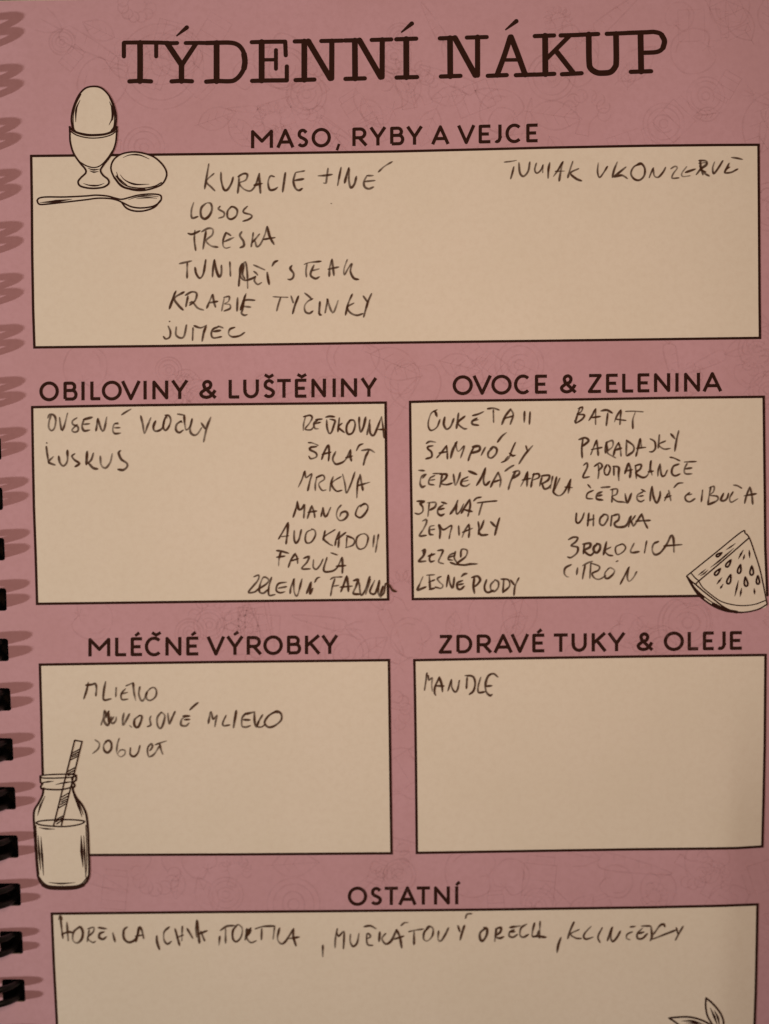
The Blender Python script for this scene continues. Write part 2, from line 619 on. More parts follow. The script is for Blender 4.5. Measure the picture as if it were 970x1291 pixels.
B5 = list_box([(522.6, 832.4), (640, 830.2), (745, 828.6), (860, 827), (965.3, 825.8)],
              [(525.8, 1075.3), (700, 1072.4), (800, 1070.8), (900, 1069.8), (930, 1069.2), (961.3, 1067.2)],
              [(522.6, 832.4), (523.5, 880), (524.6, 960), (525.8, 1075.3)],
              [(965.3, 825.8), (964.3, 940), (962.8, 1010), (961.3, 1067.2)], 'nearly empty cream box under the heading for healthy fats and oils')
B6 = list_box([(65.5, 1152), (254, 1150), (430, 1148.7), (600, 1147), (820, 1144), (910, 1142), (955.2, 1140.3)],
              [(79, 1390), (500, 1392), (946, 1384)],
              [(65.5, 1152), (68, 1215), (70.4, 1260), (72, 1291), (79, 1390)],
              [(955.2, 1140.3), (954.3, 1190), (953, 1250), (951.5, 1291), (946, 1384)], 'cream box under the heading for other things at the foot of the page')

# ------------------------------------------------------------------ printed sans-serif headings
def A_(cx_, cy_, rx_, ry_, a0, a1, n=18):
    return [(cx_ + rx_ * math.cos(math.radians(a0 + (a1 - a0) * k / n)), cy_ + ry_ * math.sin(math.radians(a0 + (a1 - a0) * k / n))) for k in range(n + 1)]
GL = {  # strokes inside a unit cell, x right, y up, measured on the stroke's centre line
 'I': [[(.5, -.09), (.5, 1.09)]],
 'L': [[(0, 1.09), (0, 0), (1.08, 0)]],
 'T': [[(-.12, 1), (1.12, 1)], [(.5, 1), (.5, -.09)]],
 'E': [[(1.1, 1), (0, 1), (0, 0), (1.1, 0)], [(0, .5), (.93, .5)]],
 'N': [[(0, -.09), (0, 1.0), (1, 0), (1, 1.09)]],
 'M': [[(0, -.09), (0, .98), (.5, .36), (1, .98), (1, -.09)]],
 'A': [[(-.06, -.09), (.5, 1.02), (1.06, -.09)], [(.18, .27), (.82, .27)]],
 'V': [[(-.04, 1.09), (.5, -.02), (1.04, 1.09)]],
 'Y': [[(-.04, 1.09), (.5, .42), (1.04, 1.09)], [(.5, .46), (.5, -.09)]],
 'Z': [[(0, 1), (.97, 1), (.03, 0), (1.05, 0)]],
 'K': [[(0, 1.09), (0, -.09)], [(1.0, 1.09), (.04, .46)], [(.3, .62), (1.03, -.08)]],
 'O': ['closed', A_(.5, .5, .5, .5, 0, 360, 36)],
 'U': [[(0, 1.09), (0, .42)] + A_(.5, .42, .5, .42, 180, 360, 16) + [(1, 1.09)]],
 'J': [[(1, 1.09), (1, .3)] + A_(.4, .3, .6, .3, 0, -125, 12)],
 'C': [A_(.56, .5, .56, .5, 46, 314, 26)],
 'D': [[(0, 0), (0, 1), (.42, 1)] + A_(.42, .5, .58, .5, 90, -90, 20)[1:] + [(0, 0)]],
 'B': [[(0, 0), (0, 1), (.55, 1)] + A_(.55, .77, .33, .23, 90, -90, 12)[1:] + [(0, .54)], [(.5, .54), (.66, .54)] + A_(.66, .27, .34, .27, 90, -90, 12)[1:] + [(0, 0)]],
 'R': [[(0, -.09), (0, 1), (.52, 1)] + A_(.52, .72, .40, .28, 90, -90, 14)[1:] + [(0, .44)], [(.45, .44), (1.05, -.07)]],
 'S': [[(.95, .84)] + A_(.52, .75, .4, .25, 50, 180, 10) + [(.14, .66), (.3, .55), (.62, .47), (.86, .38)] + A_(.5, .25, .47, .25, 12, -150, 12)],
 '&': [[(1.03, -.04), (.26, .62)] + A_(.46, .79, .24, .21, 215, -30, 14) + [(.62, .6), (.3, .48), (.06, .32)] + A_(.4, .25, .38, .25, 170, 330, 12)[1:] + [(.9, .3), (1.0, .45)]],
 ',': [[(.85, 1.0), (.2, 0)]],
}
def place_heading(text_label, base, cap, sw, regions, accents=()):
    h = empty('heading', book)
    h['label'] = text_label
    (xa, ya), (xb, yb) = base
    def baseline(x): return ya + (yb - ya) * (x - xa) / (xb - xa)
    sl = (yb - ya) / (xb - xa)
    for (ox, sc, items) in regions:
        for (ch, x0, x1) in items:
            x0, x1 = ox + x0 / sc, ox + x1 / sc
            ink = Ink(0.00002)
            strokes = GL[ch]
            closed = strokes[0] == 'closed'
            if closed: strokes = strokes[1:]
            xl, xr = x0 + sw / 2, x1 - sw / 2
            yb0 = baseline((x0 + x1) / 2)
            lo, hi = sw / 2, cap - sw / 2
            if ch in 'OC': lo, hi = sw / 2 - .5, cap - sw / 2 + .5
            if ch == 'I': xl = xr = (x0 + x1) / 2
            for st in strokes:
                pts = []
                for (u, v_) in st:
                    x = xl + (xr - xl) * u
                    y = yb0 - (lo + (hi - lo) * v_)
                    if ch == ',': x = x0 + 1 + (x1 - x0 - 2) * u; y = yb0 + 4.5 - 8 * v_
                    pts.append((x, y + sl * (x - (x0 + x1) / 2)))
                if closed:
                    ink.stroke(pts, sw, caps='butt', closed=True)
                    continue
                cuts = [0]
                for i in range(1, len(pts) - 1):
                    a1 = math.atan2(pts[i][1] - pts[i - 1][1], pts[i][0] - pts[i - 1][0])
                    a2 = math.atan2(pts[i + 1][1] - pts[i][1], pts[i + 1][0] - pts[i][0])
                    dd = abs((a2 - a1 + math.pi) % (2 * math.pi) - math.pi)
                    if dd > 0.6: cuts.append(i)
                cuts.append(len(pts) - 1)
                for k, (i0, i1) in enumerate(zip(cuts, cuts[1:])):
                    ink.stroke(pts[i0:i1 + 1], sw if ch != ',' else sw * .8,
                               caps=('butt' if i0 == 0 else 'round', 'butt' if i1 == len(pts) - 1 else 'round'))
            ink.build('comma' if ch == ',' else 'ampersand' if ch == '&' else 'letter', M_PRINT, h)
    for pts in accents:
        ink = Ink(0.00002)
        ink.stroke(pts, 3.9 if len(pts) == 3 else 3.3, 3.9 if len(pts) == 3 else 4.3, caps='butt')
        ink.build('accent_mark', M_PRINT, h)
    return h

def ac(ox, oy, sc, *pts): return [(ox + a / sc, oy + b / sc) for a, b in pts]

place_heading('heading reading MASO, RYBY A VEJCE', ((317, 187.4), (679, 179.4)), 23.8, 4.2,
  [(305, 5, [('M', 58, 197), ('A', 222, 328), ('S', 345, 420), ('O', 440, 562), (',', 590, 622), ('R', 697, 792), ('Y', 806, 910)]),
   (495, 5, [('B', -15, 75), ('Y', 88, 190), ('A', 248, 356), ('V', 410, 520), ('E', 543, 622), ('J', 638, 688), ('C', 712, 815), ('E', 843, 920)])])
place_heading('heading reading OBILOVINY & LUŠTĚNINY', ((50, 505.7), (475, 500.4)), 24.2, 4.2,
  [(40, 4.409, [('O', 43, 152), ('B', 177, 256), ('I', 276, 296), ('L', 326, 388), ('O', 390, 502), ('V', 500, 604), ('I', 621, 641), ('N', 671, 760), ('Y', 777, 870)]),
   (260, 4.409, [('&', -40, 60), ('L', 125, 190), ('U', 206, 294), ('S', 313, 385), ('T', 393, 473), ('E', 493, 562), ('N', 585, 667), ('I', 702, 722), ('N', 749, 840), ('Y', 860, 950)])],
  [ac(260, 465, 4.409, (326, 33), (350, 47), (374, 33)), ac(260, 465, 4.409, (508, 31), (532, 45), (556, 31))])
place_heading('heading reading OVOCE & ZELENINA', ((572, 498), (909, 493.6)), 24.3, 4.2,
  [(560, 5.389, [('O', 58, 196), ('V', 196, 322), ('O', 321, 460), ('C', 475, 587), ('E', 617, 704), ('&', 785, 902)]),
   (735, 5.389, [('Z', 31, 131), ('E', 157, 242), ('L', 267, 349), ('E', 371, 457), ('N', 483, 594), ('I', 627, 652), ('N', 687, 797), ('A', 818, 942)])])
place_heading('heading reading MLÉČNÉ VÝROBKY', ((112, 828), (426, 824.6)), 24.0, 4.2,
  [(100, 5.706, [('M', 66, 224), ('L', 258, 345), ('E', 370, 458), ('C', 472, 594), ('N', 620, 736), ('E', 770, 862)]),
   (265, 5.706, [('V', -22, 106), ('Y', 118, 240), ('R', 263, 373), ('O', 383, 524), ('B', 553, 656), ('K', 682, 795), ('Y', 802, 920)])],
  [ac(100, 785, 5.706, (403, 95), (433, 73)), ac(100, 785, 5.706, (524, 72), (554, 90), (586, 71)),
   ac(100, 785, 5.706, (808, 91), (838, 69)), ac(265, 785, 5.706, (172, 88), (203, 66))])
place_heading('heading reading ZDRAVÉ TUKY & OLEJE', ((553, 824.3), (936, 819.3)), 23.8, 4.2,
  [(545, 4.85, [('Z', 37, 126), ('D', 148, 246), ('R', 272, 366), ('A', 379, 489), ('V', 482, 591), ('E', 612, 690), ('T', 742, 831), ('U', 852, 946)]),
   (745, 4.85, [('K', 5, 97), ('Y', 104, 211), ('&', 278, 384), ('O', 446, 570), ('L', 592, 663), ('E', 685, 757), ('J', 768, 825), ('E', 850, 928)])],
  [ac(545, 785, 4.85, (643, 63), (669, 42))])
place_heading('heading reading OSTATNÍ', ((439, 1141.8), (578, 1140.5)), 23.4, 4.1,
  [(430, 6.0625, [('O', 52, 201), ('S', 221, 316), ('T', 332, 438), ('A', 443, 574), ('T', 577, 683), ('N', 711, 833), ('I', 872, 898)])],
  [ac(430, 1105, 6.0625, (880, 66), (908, 42))])

# ------------------------------------------------------------------ typewriter title
title = empty('title', book)
title['label'] = 'large typewriter title reading TÝDENNÍ NÁKUP'
Z = 5.988
TITLE = [
 (145, [('70,202 200,201 345,202', 29), ('190,204 191,350 190,493', 41), ('68,204 68,306', 30), ('312,204 312,306', 29), ('110,495 190,491 273,495', 31)]),
 (145, [('345,202 420,206 470,205', 29), ('395,208 505,372', 40), ('612,210 505,372', 33), ('503,365 503,493', 39), ('428,495 503,491 582,494', 31), ('535,205 640,204 690,205', 29)]),
 (145, [('690,205 768,203 860,202 915,212 952,240 975,285 982,345 973,400 940,455 900,487 855,494 768,492 690,497', 32), ('768,205 768,493', 42), ('975,290 982,345 975,395', 40)]),
 (300, [('105,199 230,196 358,195', 30), ('180,198 180,488', 42), ('358,197 362,298', 30), ('108,491 230,488 370,487', 31), ('370,382 370,486', 30), ('190,332 285,331', 25), ('288,258 288,400', 28)]),
 (300, [('430,193 540,191', 31), ('502,193 502,483', 41), ('532,192 698,472', 41), ('710,190 709,472', 37), ('630,190 790,187', 30), ('436,485 578,481', 31)]),
 (420, [('90,186 205,184', 31), ('165,186 167,473', 41), ('200,185 360,462', 41), ('372,180 371,462', 37), ('292,182 440,178', 30), ('94,476 240,472', 31)]),
 (420, [('478,177 628,172', 31), ('553,175 554,463', 42), ('480,466 635,462', 31)]),
 (545, [('58,170 175,166', 31), ('135,168 137,456', 41), ('172,167 326,448', 41), ('343,160 343,448', 37), ('262,164 412,160', 30), ('66,458 214,453', 31)]),
 (545, [('590,160 545,300 490,448', 38), ('596,160 650,300 702,444', 40), ('540,333 655,332', 26), ('420,453 563,447', 31), ('632,448 780,443', 31)]),
 (545, [('775,153 920,148', 31), ('853,150 855,440', 42), ('780,444 922,438', 31), ('1038,150 870,318', 32), ('938,268 1064,428', 37), ('970,148 1110,144', 31), ('980,441 1128,433', 31)]),
 (695, [('212,143 355,137', 31), ('284,140 287,345 300,398 345,428 395,432 448,424 482,388 492,340 490,136', 41), ('420,136 570,130', 31)]),
 (695, [('575,129 720,124 780,122 832,140 856,190 845,240 800,272 695,279', 32), ('675,130 680,420', 42), ('835,145 856,190 845,240', 38), ('602,423 755,418', 31)]),
]
for ox, sts in TITLE:
    ink = Ink(0.00002)
    for (t_, w) in sts:
        p = parse(t_, ox, 20, Z)[0]
        ink.stroke(catmull(p, 1.5) if len(p) > 2 else densify(p, 5), w * 1.08 / Z)
    ink.build('letter', M_PRINT, title)
for ox, a, b in ((145, (468, 150), (543, 88)), (420, (518, 123), (595, 58)), (545, (556, 104), (636, 40))):
    ink = Ink(0.00002)
    ink.stroke([(ox + a[0] / Z, 20 + a[1] / Z), (ox + b[0] / Z, 20 + b[1] / Z)], 12 / Z, 34 / Z)
    ink.build('accent_mark', M_PRINT, title)

# ------------------------------------------------------------------ printed drawings
def drawing(name, label, ox, oy, sc, fills, lines, wk=1.22):
    root = empty(name, book)
    root['label'] = label
    for k, t_ in enumerate(fills):
        poly = catmull(parse(t_, ox, oy, sc)[0], 2)
        fill_poly('drawing_fill', poly, M_CREAM, root, 0.000062 + k * 0.000003)
    ink = Ink(0.00008)
    for (t_, w) in lines:
        for p in parse(t_, ox, oy, sc):
            taper = w < 0
            w1 = w * wk
            q = catmull(p, 1.2)
            if taper:
                h = len(q) // 2
                w_ = -w1
                ink.stroke(q[:h + 1], 0.5, w_); ink.stroke(q[h:], w_, 0.5)
            else:
                ink.stroke(q, w1)
    ink.build('line_work', M_PRINT, root)

EGG = '300,350 292,290 305,220 335,150 375,105 425,92 475,102 520,145 552,210 566,280 560,345'
CUP = '283,362 285,430 305,500 345,560 375,595 380,620 350,650 333,675 345,700 390,713 440,715 490,707 520,685 515,660 485,635 470,605 490,570 535,510 562,440 570,362'
drawing('egg_cup_drawing', 'line drawing of a boiled egg standing in an egg cup', 30, 90, 4.85,
  [EGG + ' 545,368 430,388 320,372 300,350', CUP + ' 520,385 430,395 330,380 283,362'],
  [(EGG, 1.9), ('300,350 322,370 380,384 430,387 500,381 545,362 558,342', 1.6),
   ('350,140 318,205 303,275 306,345 320,368', 1.1), ('522,152 545,210 556,270 552,335 535,362', 1.2),
   ('345,175 322,230 318,310', -2.2), ('525,185 546,240 545,300', -2.4), ('535,215 542,280 522,328', -2.0),
   ('281,340 290,352 320,372 375,388 430,391 500,384 550,364 570,340', 2.2), ('281,340 281,368', 1.6), ('570,340 572,368', 1.6),
   ('288,368 330,392 400,407 470,405 530,390 566,366', 1.3), (CUP, 1.9),
   ('345,555 385,578 430,588 470,575 510,535 548,478', 1.3), ('393,592 425,602 466,597', -1.7), ('403,608 430,616 458,611', -1.7),
   ('365,685 400,696 450,698 492,685', -1.9)])
drawing('egg_drawing', 'line drawing of a whole egg lying beside the egg cup', 30, 90, 4.85,
  ['533,590 540,560 560,530 600,505 660,493 720,498 790,520 840,560 870,605 872,645 845,690 790,715 730,728 670,725 610,705 565,665 540,620 533,590'],
  [('533,590 540,560 560,530 600,505 660,493 720,498 790,520 840,560 870,605 872,645 845,690 790,715 730,728 670,725 610,705 565,665 540,620 533,590', 1.8),
   ('565,640 600,682 650,706 730,714 800,702 842,680', 1.3), ('590,632 620,665 680,690 768,690', -2.0), ('568,615 582,655 635,698', -1.8),
   ('608,527 650,511 710,512 768,536', -1.8), ('555,650 600,702 670,722 740,724', 2.2)])
SPOON = '82,790 95,775 140,768 250,768 380,762 440,757 510,762 560,775 600,782 650,770 700,757 770,750 830,755 842,775 830,800 790,825 720,835 660,828 610,805 570,787 520,777 450,776 380,785 250,800 140,812 95,812 82,790'
drawing('spoon_drawing', 'line drawing of a teaspoon under the egg cup', 30, 90, 4.85,
  [SPOON], [(SPOON, 1.7), ('600,802 630,837 680,854 740,852 800,830 836,790', 1.8), ('640,785 690,769 760,761 825,766', -1.6),
            ('100,802 180,796 295,782', -3.0), ('690,778 760,772 815,776', -1.6)])
BOT = '155,455 145,510 115,570 85,620 78,680 85,800 95,950 105,1080 115,1150 150,1205 200,1225 300,1230 400,1225 460,1205 497,1160 508,1100 505,950 500,800 492,700 480,640 450,580 410,530 385,480 380,445'
drawing('milk_bottle_drawing', 'line drawing of a milk bottle with a striped straw', 30, 920, 6.15,
  ['128,360 260,345 405,355 405,395 388,405 395,440 380,460 385,480 410,530 450,580 480,640 492,700 500,800 505,950 508,1100 497,1160 460,1205 400,1225 300,1230 200,1225 150,1205 115,1150 105,1080 95,950 85,800 78,680 85,620 115,570 145,510 155,465 132,455 140,420 130,408 128,360'],
  [(BOT, 2.3), ('118,1140 160,1192 220,1213 380,1213 450,1194 494,1140', 1.3), ('150,1205 200,1226 300,1231 400,1226 460,1206', 3.4),
   ('94,740 100,850 108,1000 118,1125', 1.0), ('482,740 488,900 488,1050 480,1140', 1.0),
   ('92,722 130,708 220,700 330,697 430,702 472,713 430,735 330,750 220,748 130,738 92,722', 1.6), ('118,758 170,768 242,771', -1.8),
   ('112,820 120,950 132,1090', -2.4), ('134,830 141,950 154,1130', -2.4), ('445,820 451,950 460,1065', -3.4), ('466,820 472,950 478,1110', -2.0),
   ('165,515 130,590 108,665', -2.2), ('385,505 420,580 452,675', -2.4), ('400,520 440,600 462,660', -1.6), ('195,1185 290,1193 400,1185', -1.8),
   ('128,362 150,353 260,346 380,346 407,356 398,363 330,372 200,376 140,373 128,362', 1.5),
   ('128,360 131,408 146,418 132,440 138,458', 1.9), ('407,356 405,393 386,404 396,436 380,452', 1.9),
   ('135,412 180,405 232,400', -1.9), ('245,426 310,412 392,402', -1.9), ('135,455 200,463 300,463 392,440', 1.7), ('372,375 378,405 370,438', 1.6),
   ('395,82 452,92', 1.4), ('395,82 232,742', 1.5), ('452,92 292,742', 1.5),
   ('376,182 436,150; 372,200 430,170; 374,212 428,188; 362,234 420,206; 335,328 400,292; 332,348 393,314; 345,356 388,336; 295,522 350,490; 290,545 342,515; 292,560 336,538; 285,580 330,556; 268,608 324,576; 252,697 304,668; 248,714 300,684; 256,730 296,704', 1.3)])
drawing('melon_slice_drawing', 'line drawing of a watermelon slice with seeds', 850, 650, 8.083,
  ['130,615 400,395 685,165 728,182 768,230 830,400 890,600 948,905 860,955 780,978 690,988 540,972 420,930 320,870 240,800 180,710 130,615'],
  [('130,615 400,398 685,168 725,180 768,230 820,375 880,570 940,862 948,905', 1.4), ('130,615 250,665', 0.01) if False else ('130,618 175,668 220,702', 1.5),
   ('766,226 500,458 255,665 220,702', 1.5), ('175,588 212,632 252,665', 1.3),
   ('948,905 870,950 780,976 690,986 600,975 500,927 400,850 300,772 220,702', 1.5),
   ('252,668 290,730 370,800 470,870 580,905 700,918 820,905 940,862', 1.2),
   ('130,618 180,710 240,800 320,870 420,932 540,975 690,988', 1.8), ('165,665 215,740 300,820 420,905 540,965', 1.1), ('400,900 520,958 640,984', 3.0), ('170,680 230,775 300,840', 2.0),
   ('628,282 575,320 530,350; 610,332 520,410 440,470; 540,400 440,478 370,530; 325,545 285,578 245,608; 345,555 300,595 268,612', -1.7),
   ('705,350 680,395 655,442; 718,395 712,425 703,452; 765,350 768,390 770,432; 487,632 460,668 435,700; 500,698 485,722 468,746; 655,662 638,740 618,822; 688,738 680,785 672,826; 815,742 819,775 820,806', -2.2)]
  + [(' '.join('%f,%f' % (sx + L * (-math.cos(t) * 40) * math.sin(an) + 22 * L * math.sin(t) * (0.62 + 0.38 * math.cos(t)) * math.cos(an),
                          sy + L * (math.cos(t) * 40) * math.cos(an) * 1.0 + 22 * L * math.sin(t) * (0.62 + 0.38 * math.cos(t)) * math.sin(an)) for t in [k * math.pi / 7 for k in range(15)]), 1.9)
     for (sx, sy, an, L) in [(458, 398, 1.0, .8), (555, 488, .6, 1.05), (443, 575, .7, 1.05), (667, 545, .2, 1.1), (791, 562, .02, 1.15), (562, 650, .3, 1.2), (731, 675, -.12, 1.15), (854, 657, -.02, 1.05)]])
drawing('leaf_sprig_drawing', 'line drawing of a leafy sprig at the lower right corner', 830, 1240, 6.93,
  ['418,127 470,170 530,240 565,310 570,370 560,470 530,440 470,353 430,280 415,200 418,127', '95,302 160,295 260,292 350,310 430,345 500,400 540,470 400,470 280,440 160,345 95,302'],
  [('418,127 470,170 530,240 565,310 570,370 560,470', 1.9), ('418,127 415,200 430,280 470,353 530,440 560,470', 1.9), ('455,212 490,290 520,370', -2.6), ('490,235 522,300 535,370', -2.4),
   ('95,302 160,295 260,292 350,310 430,345 500,400 555,480', 1.9), ('95,302 160,345 280,440 400,470 520,480', 1.9), ('205,328 290,328 400,355', -2.6), ('240,345 320,350 420,385', -2.0),
   ('555,470 570,560 560,700', 2.0)])

# ------------------------------------------------------------------ handwriting
random.seed(5)
def word(box, text, ox, oy, txt, sc=5.0, w=2.7, press=0.86):
    w *= 1.24
    press *= 0.98
    ink = Ink(0.00009)
    for p in parse(txt, ox, oy, sc):
        if len(p) == 1: p = [p[0], (p[0][0] + .8, p[0][1] + .5)]
        jit = [(x + random.uniform(-.12, .12), y + random.uniform(-.12, .12)) for x, y in p]
        ink.stroke(catmull(jit, 1.3), w * random.uniform(.92, 1.1), soft=True, press=press * random.uniform(.85, 1.12), wvar=0.45)
    ink.build('handwritten_word', M_PEN, box, 'handwritten ' + text)

word(B1, 'KURACIE', 230, 190, "167,82 155,150 140,242; 200,142 152,192 185,232 206,255; 243,135 245,190 262,245 285,245 310,205 320,165; 357,160 355,210 348,268; 350,165 385,145 410,150 400,185 360,205 385,240 425,255 450,235 470,195 486,142; 486,142 487,200 492,268; 452,217 506,206; 580,165 555,160 540,200 550,245 580,245 602,230; 650,138 640,200 632,262; 770,128 712,138; 712,140 700,190 712,235 735,250 756,238; 705,188 766,178")
word(B1, '+INÉ', 370, 190, "155,158 200,156 246,150; 218,110 211,160 205,203 188,203; 301,103 290,160 278,222; 350,105 332,165 322,205; 350,108 350,190 362,232 385,210 398,160; 505,157 462,157; 465,155 445,195 450,228 475,240 507,228; 450,195 516,188; 535,135 575,98 625,68; 237,332 240,334")
word(B1, 'LOSOS', 230, 190, "72,325 58,370 57,415 68,425 99,415; 150,330 120,360 118,410 140,430 170,410 186,370 180,335 160,328 148,332; 238,350 228,368 262,390 260,415 228,425; 312,350 286,380 285,420 310,432 340,410 346,375 325,355 303,354; 411,350 386,375 390,392 430,403 438,418 415,434 380,445")
word(B1, 'TRESKA', 230, 190, "35,520 60,527 112,505; 80,500 76,560 84,630; 150,505 140,560 130,622; 120,512 160,490 192,495 188,530 150,567 180,600 225,608; 275,515 258,560 258,600 275,615 303,608; 262,575 326,547; 275,515 306,536; 375,510 363,535 385,570 387,600 363,612; 447,516 441,560 434,607; 487,524 465,552 440,580; 458,562 468,603 492,590 520,530 535,475; 535,475 550,540 578,592; 510,560 586,548")
word(B1, 'TUNIAČÍ', 200, 315, "130,88 170,78 210,70; 182,82 180,140 180,180; 230,110 238,150 260,178 282,150 298,60; 352,60 345,110 340,172; 352,62 362,120 380,168 396,150 396,95; 450,75 453,168; 505,230 515,150 540,80 552,90 560,160 562,245; 530,85 513,125 515,165 540,192 580,185 612,168; 612,165 604,195 625,218 650,205; 598,95 672,128; 600,135 618,150 625,160; 685,140 690,180 698,220; 715,103 730,78 752,68; 540,92 528,150 545,185")
word(B1, 'STEAK', 330, 315, "192,98 180,118 202,150 198,175 180,187 164,185; 268,92 300,80 376,72; 286,85 280,130 282,172; 330,95 310,140 312,165 340,182 364,170; 318,132 364,120; 445,58 430,110 425,168; 443,58 450,110 456,164; 418,122 486,108; 540,60 520,120 522,158 545,118 568,88 560,135 580,178 612,187")
word(B1, 'KRABIE', 200, 315, "110,258 90,310 68,374; 162,265 100,305 125,350 155,380; 104,265 78,345; 185,290 178,330 172,360; 168,287 210,265 240,275 230,320 195,350; 195,335 215,330 245,365 284,380; 340,280 320,330 303,368; 342,280 350,330 359,362; 312,335 374,325; 415,300 405,345 398,387; 410,300 445,295 440,325 415,340 448,345 450,370 412,387; 498,300 495,387; 552,275 540,310 528,375 524,400 540,413 560,408; 530,322 560,315 608,318; 520,355 582,362; 548,285 515,380")
word(B1, 'TYČINKY', 330, 315, "70,295 120,298 167,300; 120,300 105,345 95,386; 185,290 200,335; 232,290 210,350 195,404; 322,308 290,325 270,355 275,390 300,400 324,385; 270,272 300,295 316,312; 368,325 362,400 376,412; 418,310 400,398; 412,308 438,385 455,392 472,350 482,318; 572,278 545,340 528,412; 582,335 540,362 560,398 600,413 640,402; 640,290 666,328; 694,273 670,330 642,425")
word(B1, 'JUITEC', 200, 315, "68,450 71,453; 60,480 75,515 70,550 45,562 30,545; 112,485 110,535 135,555 160,545 177,473; 218,490 214,572; 223,478 265,492 304,474; 302,478 285,520 274,578; 380,485 345,500 332,530 345,555 398,548; 375,480 408,493; 345,515 392,508; 482,488 450,500 442,530 465,548 510,542 544,520")
word(B1, 'TUNIAK', 620, 180, "78,122 120,118 158,111; 140,150 130,190 119,228; 172,125 178,190 200,212 230,180 240,120; 282,128 272,170 285,192 310,172 325,138; 322,140 321,190; 366,123 358,170 355,225; 450,118 420,170 388,214; 448,120 435,180 425,242; 400,180 462,178; 512,116 495,165 479,222; 550,162 498,190 530,225 568,241", w=2.4, press=.8)
word(B1, 'V', 620, 180, "672,125 668,185 680,218 705,190 730,148", w=2.5, press=.85)
word(B1, 'KONZERVE', 770, 180, "42,120 22,170 10,220; 97,152 45,195 20,215 70,205 107,226; 195,132 148,150 128,195 150,230 185,235 212,205 214,160 190,130 160,142; 270,158 255,190 243,222; 268,162 275,208 300,218 330,185 347,153; 378,165 405,148 420,160 395,195 388,223 432,222; 480,150 448,192 455,213 502,208; 470,187 535,165; 562,108 570,160 582,203; 555,112 600,115 605,140 570,165 538,203; 560,145 590,190 622,210; 555,130 608,128 565,165 600,185; 655,120 643,160 650,194 678,160 708,112; 748,128 732,160 720,188 760,186 802,165; 760,93 795,97 832,106; 725,166 752,153", w=2.5, press=.88)
word(B2, 'OVSENÉ', 40, 505, "125,88 110,130 108,170 125,190 145,170 152,120 140,92 115,88 101,112; 175,105 188,182 202,170 227,78; 287,108 258,128 260,150 290,165 292,190 270,200 255,185 288,150; 330,120 318,160 330,190 368,186; 325,120 382,105; 322,150 367,146; 418,112 405,192; 418,115 438,180 455,187 474,103; 545,140 520,150 512,185 525,208 563,205; 520,172 557,172; 525,145 548,148; 566,90 595,72 628,54")
word(B2, 'VLOČKY', 130, 505, "238,95 250,150 261,207 280,160 302,107; 332,128 318,165 325,190 350,190 375,170 388,118; 400,95 385,130 380,170 395,188 415,165 427,125 415,95 390,92; 398,92 405,112; 495,128 465,150 460,185 480,202 507,185; 468,85 514,92; 488,128 498,140; 512,92 515,145 525,185 550,160 562,113; 562,118 548,180 560,212 590,215 622,170; 618,140 645,180; 680,103 655,165 634,262")
word(B2, 'KUSKUS', 40, 505, "94,266 97,269; 92,288 98,340 108,397; 137,353 108,388 150,408; 170,350 178,390 200,412 225,380 225,312; 272,335 254,350 270,375 300,397 273,418; 350,318 345,405; 390,330 375,375 350,398; 358,395 388,425 418,432; 432,350 438,405 465,425 495,390 509,333; 560,315 548,330 565,370 600,395 600,420 575,438 543,434", w=2.9)
word(B2, 'REĎKOVKA', 306, 510, "397,75 385,120 382,165; 383,77 425,68 438,85 420,120 395,155 430,160 447,140; 475,95 450,120 456,150 478,153; 450,122 492,112; 460,96 502,92; 523,80 550,74 580,78; 530,95 532,145 545,182 560,175 575,130 582,102 548,92; 610,83 600,172; 627,118 605,142 642,178; 682,95 658,130 655,170 670,188 695,175 709,130 700,100 673,99; 735,78 735,130 745,172 762,140 776,78; 802,95 784,192; 800,118 805,180 825,195 848,150 875,75; 875,75 885,140 893,212; 855,157 908,158", w=2.5, press=1.0)
word(B2, 'ŠALÁT', 306, 510, "413,240 440,243 478,259; 468,265 430,270 425,285 462,305 465,330 430,342 417,325; 498,347 515,300 540,258 545,310 541,357; 500,315 557,300; 587,295 568,340 580,370 600,375 645,352 680,285; 680,285 680,330 686,358; 650,335 692,325; 716,292 735,258 760,247; 748,290 800,285 833,304; 795,290 775,330 761,384", w=2.5, press=1.0)
word(B2, 'MRKVA', 306, 510, "392,418 375,470 350,522; 395,422 400,460 436,438 425,480 410,545; 468,458 458,500 458,545; 463,460 505,445 515,470 480,500 500,540 527,538; 572,453 555,500 550,547; 622,453 562,497 590,545 627,540; 630,438 645,500 655,556 682,500 709,423; 742,438 725,500 720,590; 740,440 750,500 758,542; 722,512 802,490", w=2.5, press=1.0)
word(B2, 'MANGO', 306, 630, "345,8 335,60 318,112; 345,12 352,58 372,58 389,33 385,117; 437,36 420,80 407,120; 437,38 450,80 456,114; 410,80 467,72; 507,48 494,107; 507,50 515,100 530,102 555,48; 622,33 600,60 592,100 610,130 640,125 662,95 650,75 622,83 613,107; 775,27 735,40 715,75 715,100 745,112 780,75 789,40 765,25 742,47", w=2.5, press=1.0)
word(B2, 'AVOKÁDO II', 306, 630, "287,143 255,200 225,250; 287,145 282,210 273,280; 243,234 292,227; 325,193 325,245 335,273 355,250 370,188; 445,185 405,205 395,245 405,273 435,265 458,225 455,195 432,182; 520,194 506,256; 584,188 511,238 540,275 568,290; 612,200 590,250 582,290; 612,202 603,302; 592,252 652,205; 657,235 653,302; 653,226 702,250 697,285 648,304; 748,215 720,240 718,290 740,312 775,295 791,240 770,215 743,220; 830,223 822,302; 857,218 837,334", w=2.5, press=1.0)
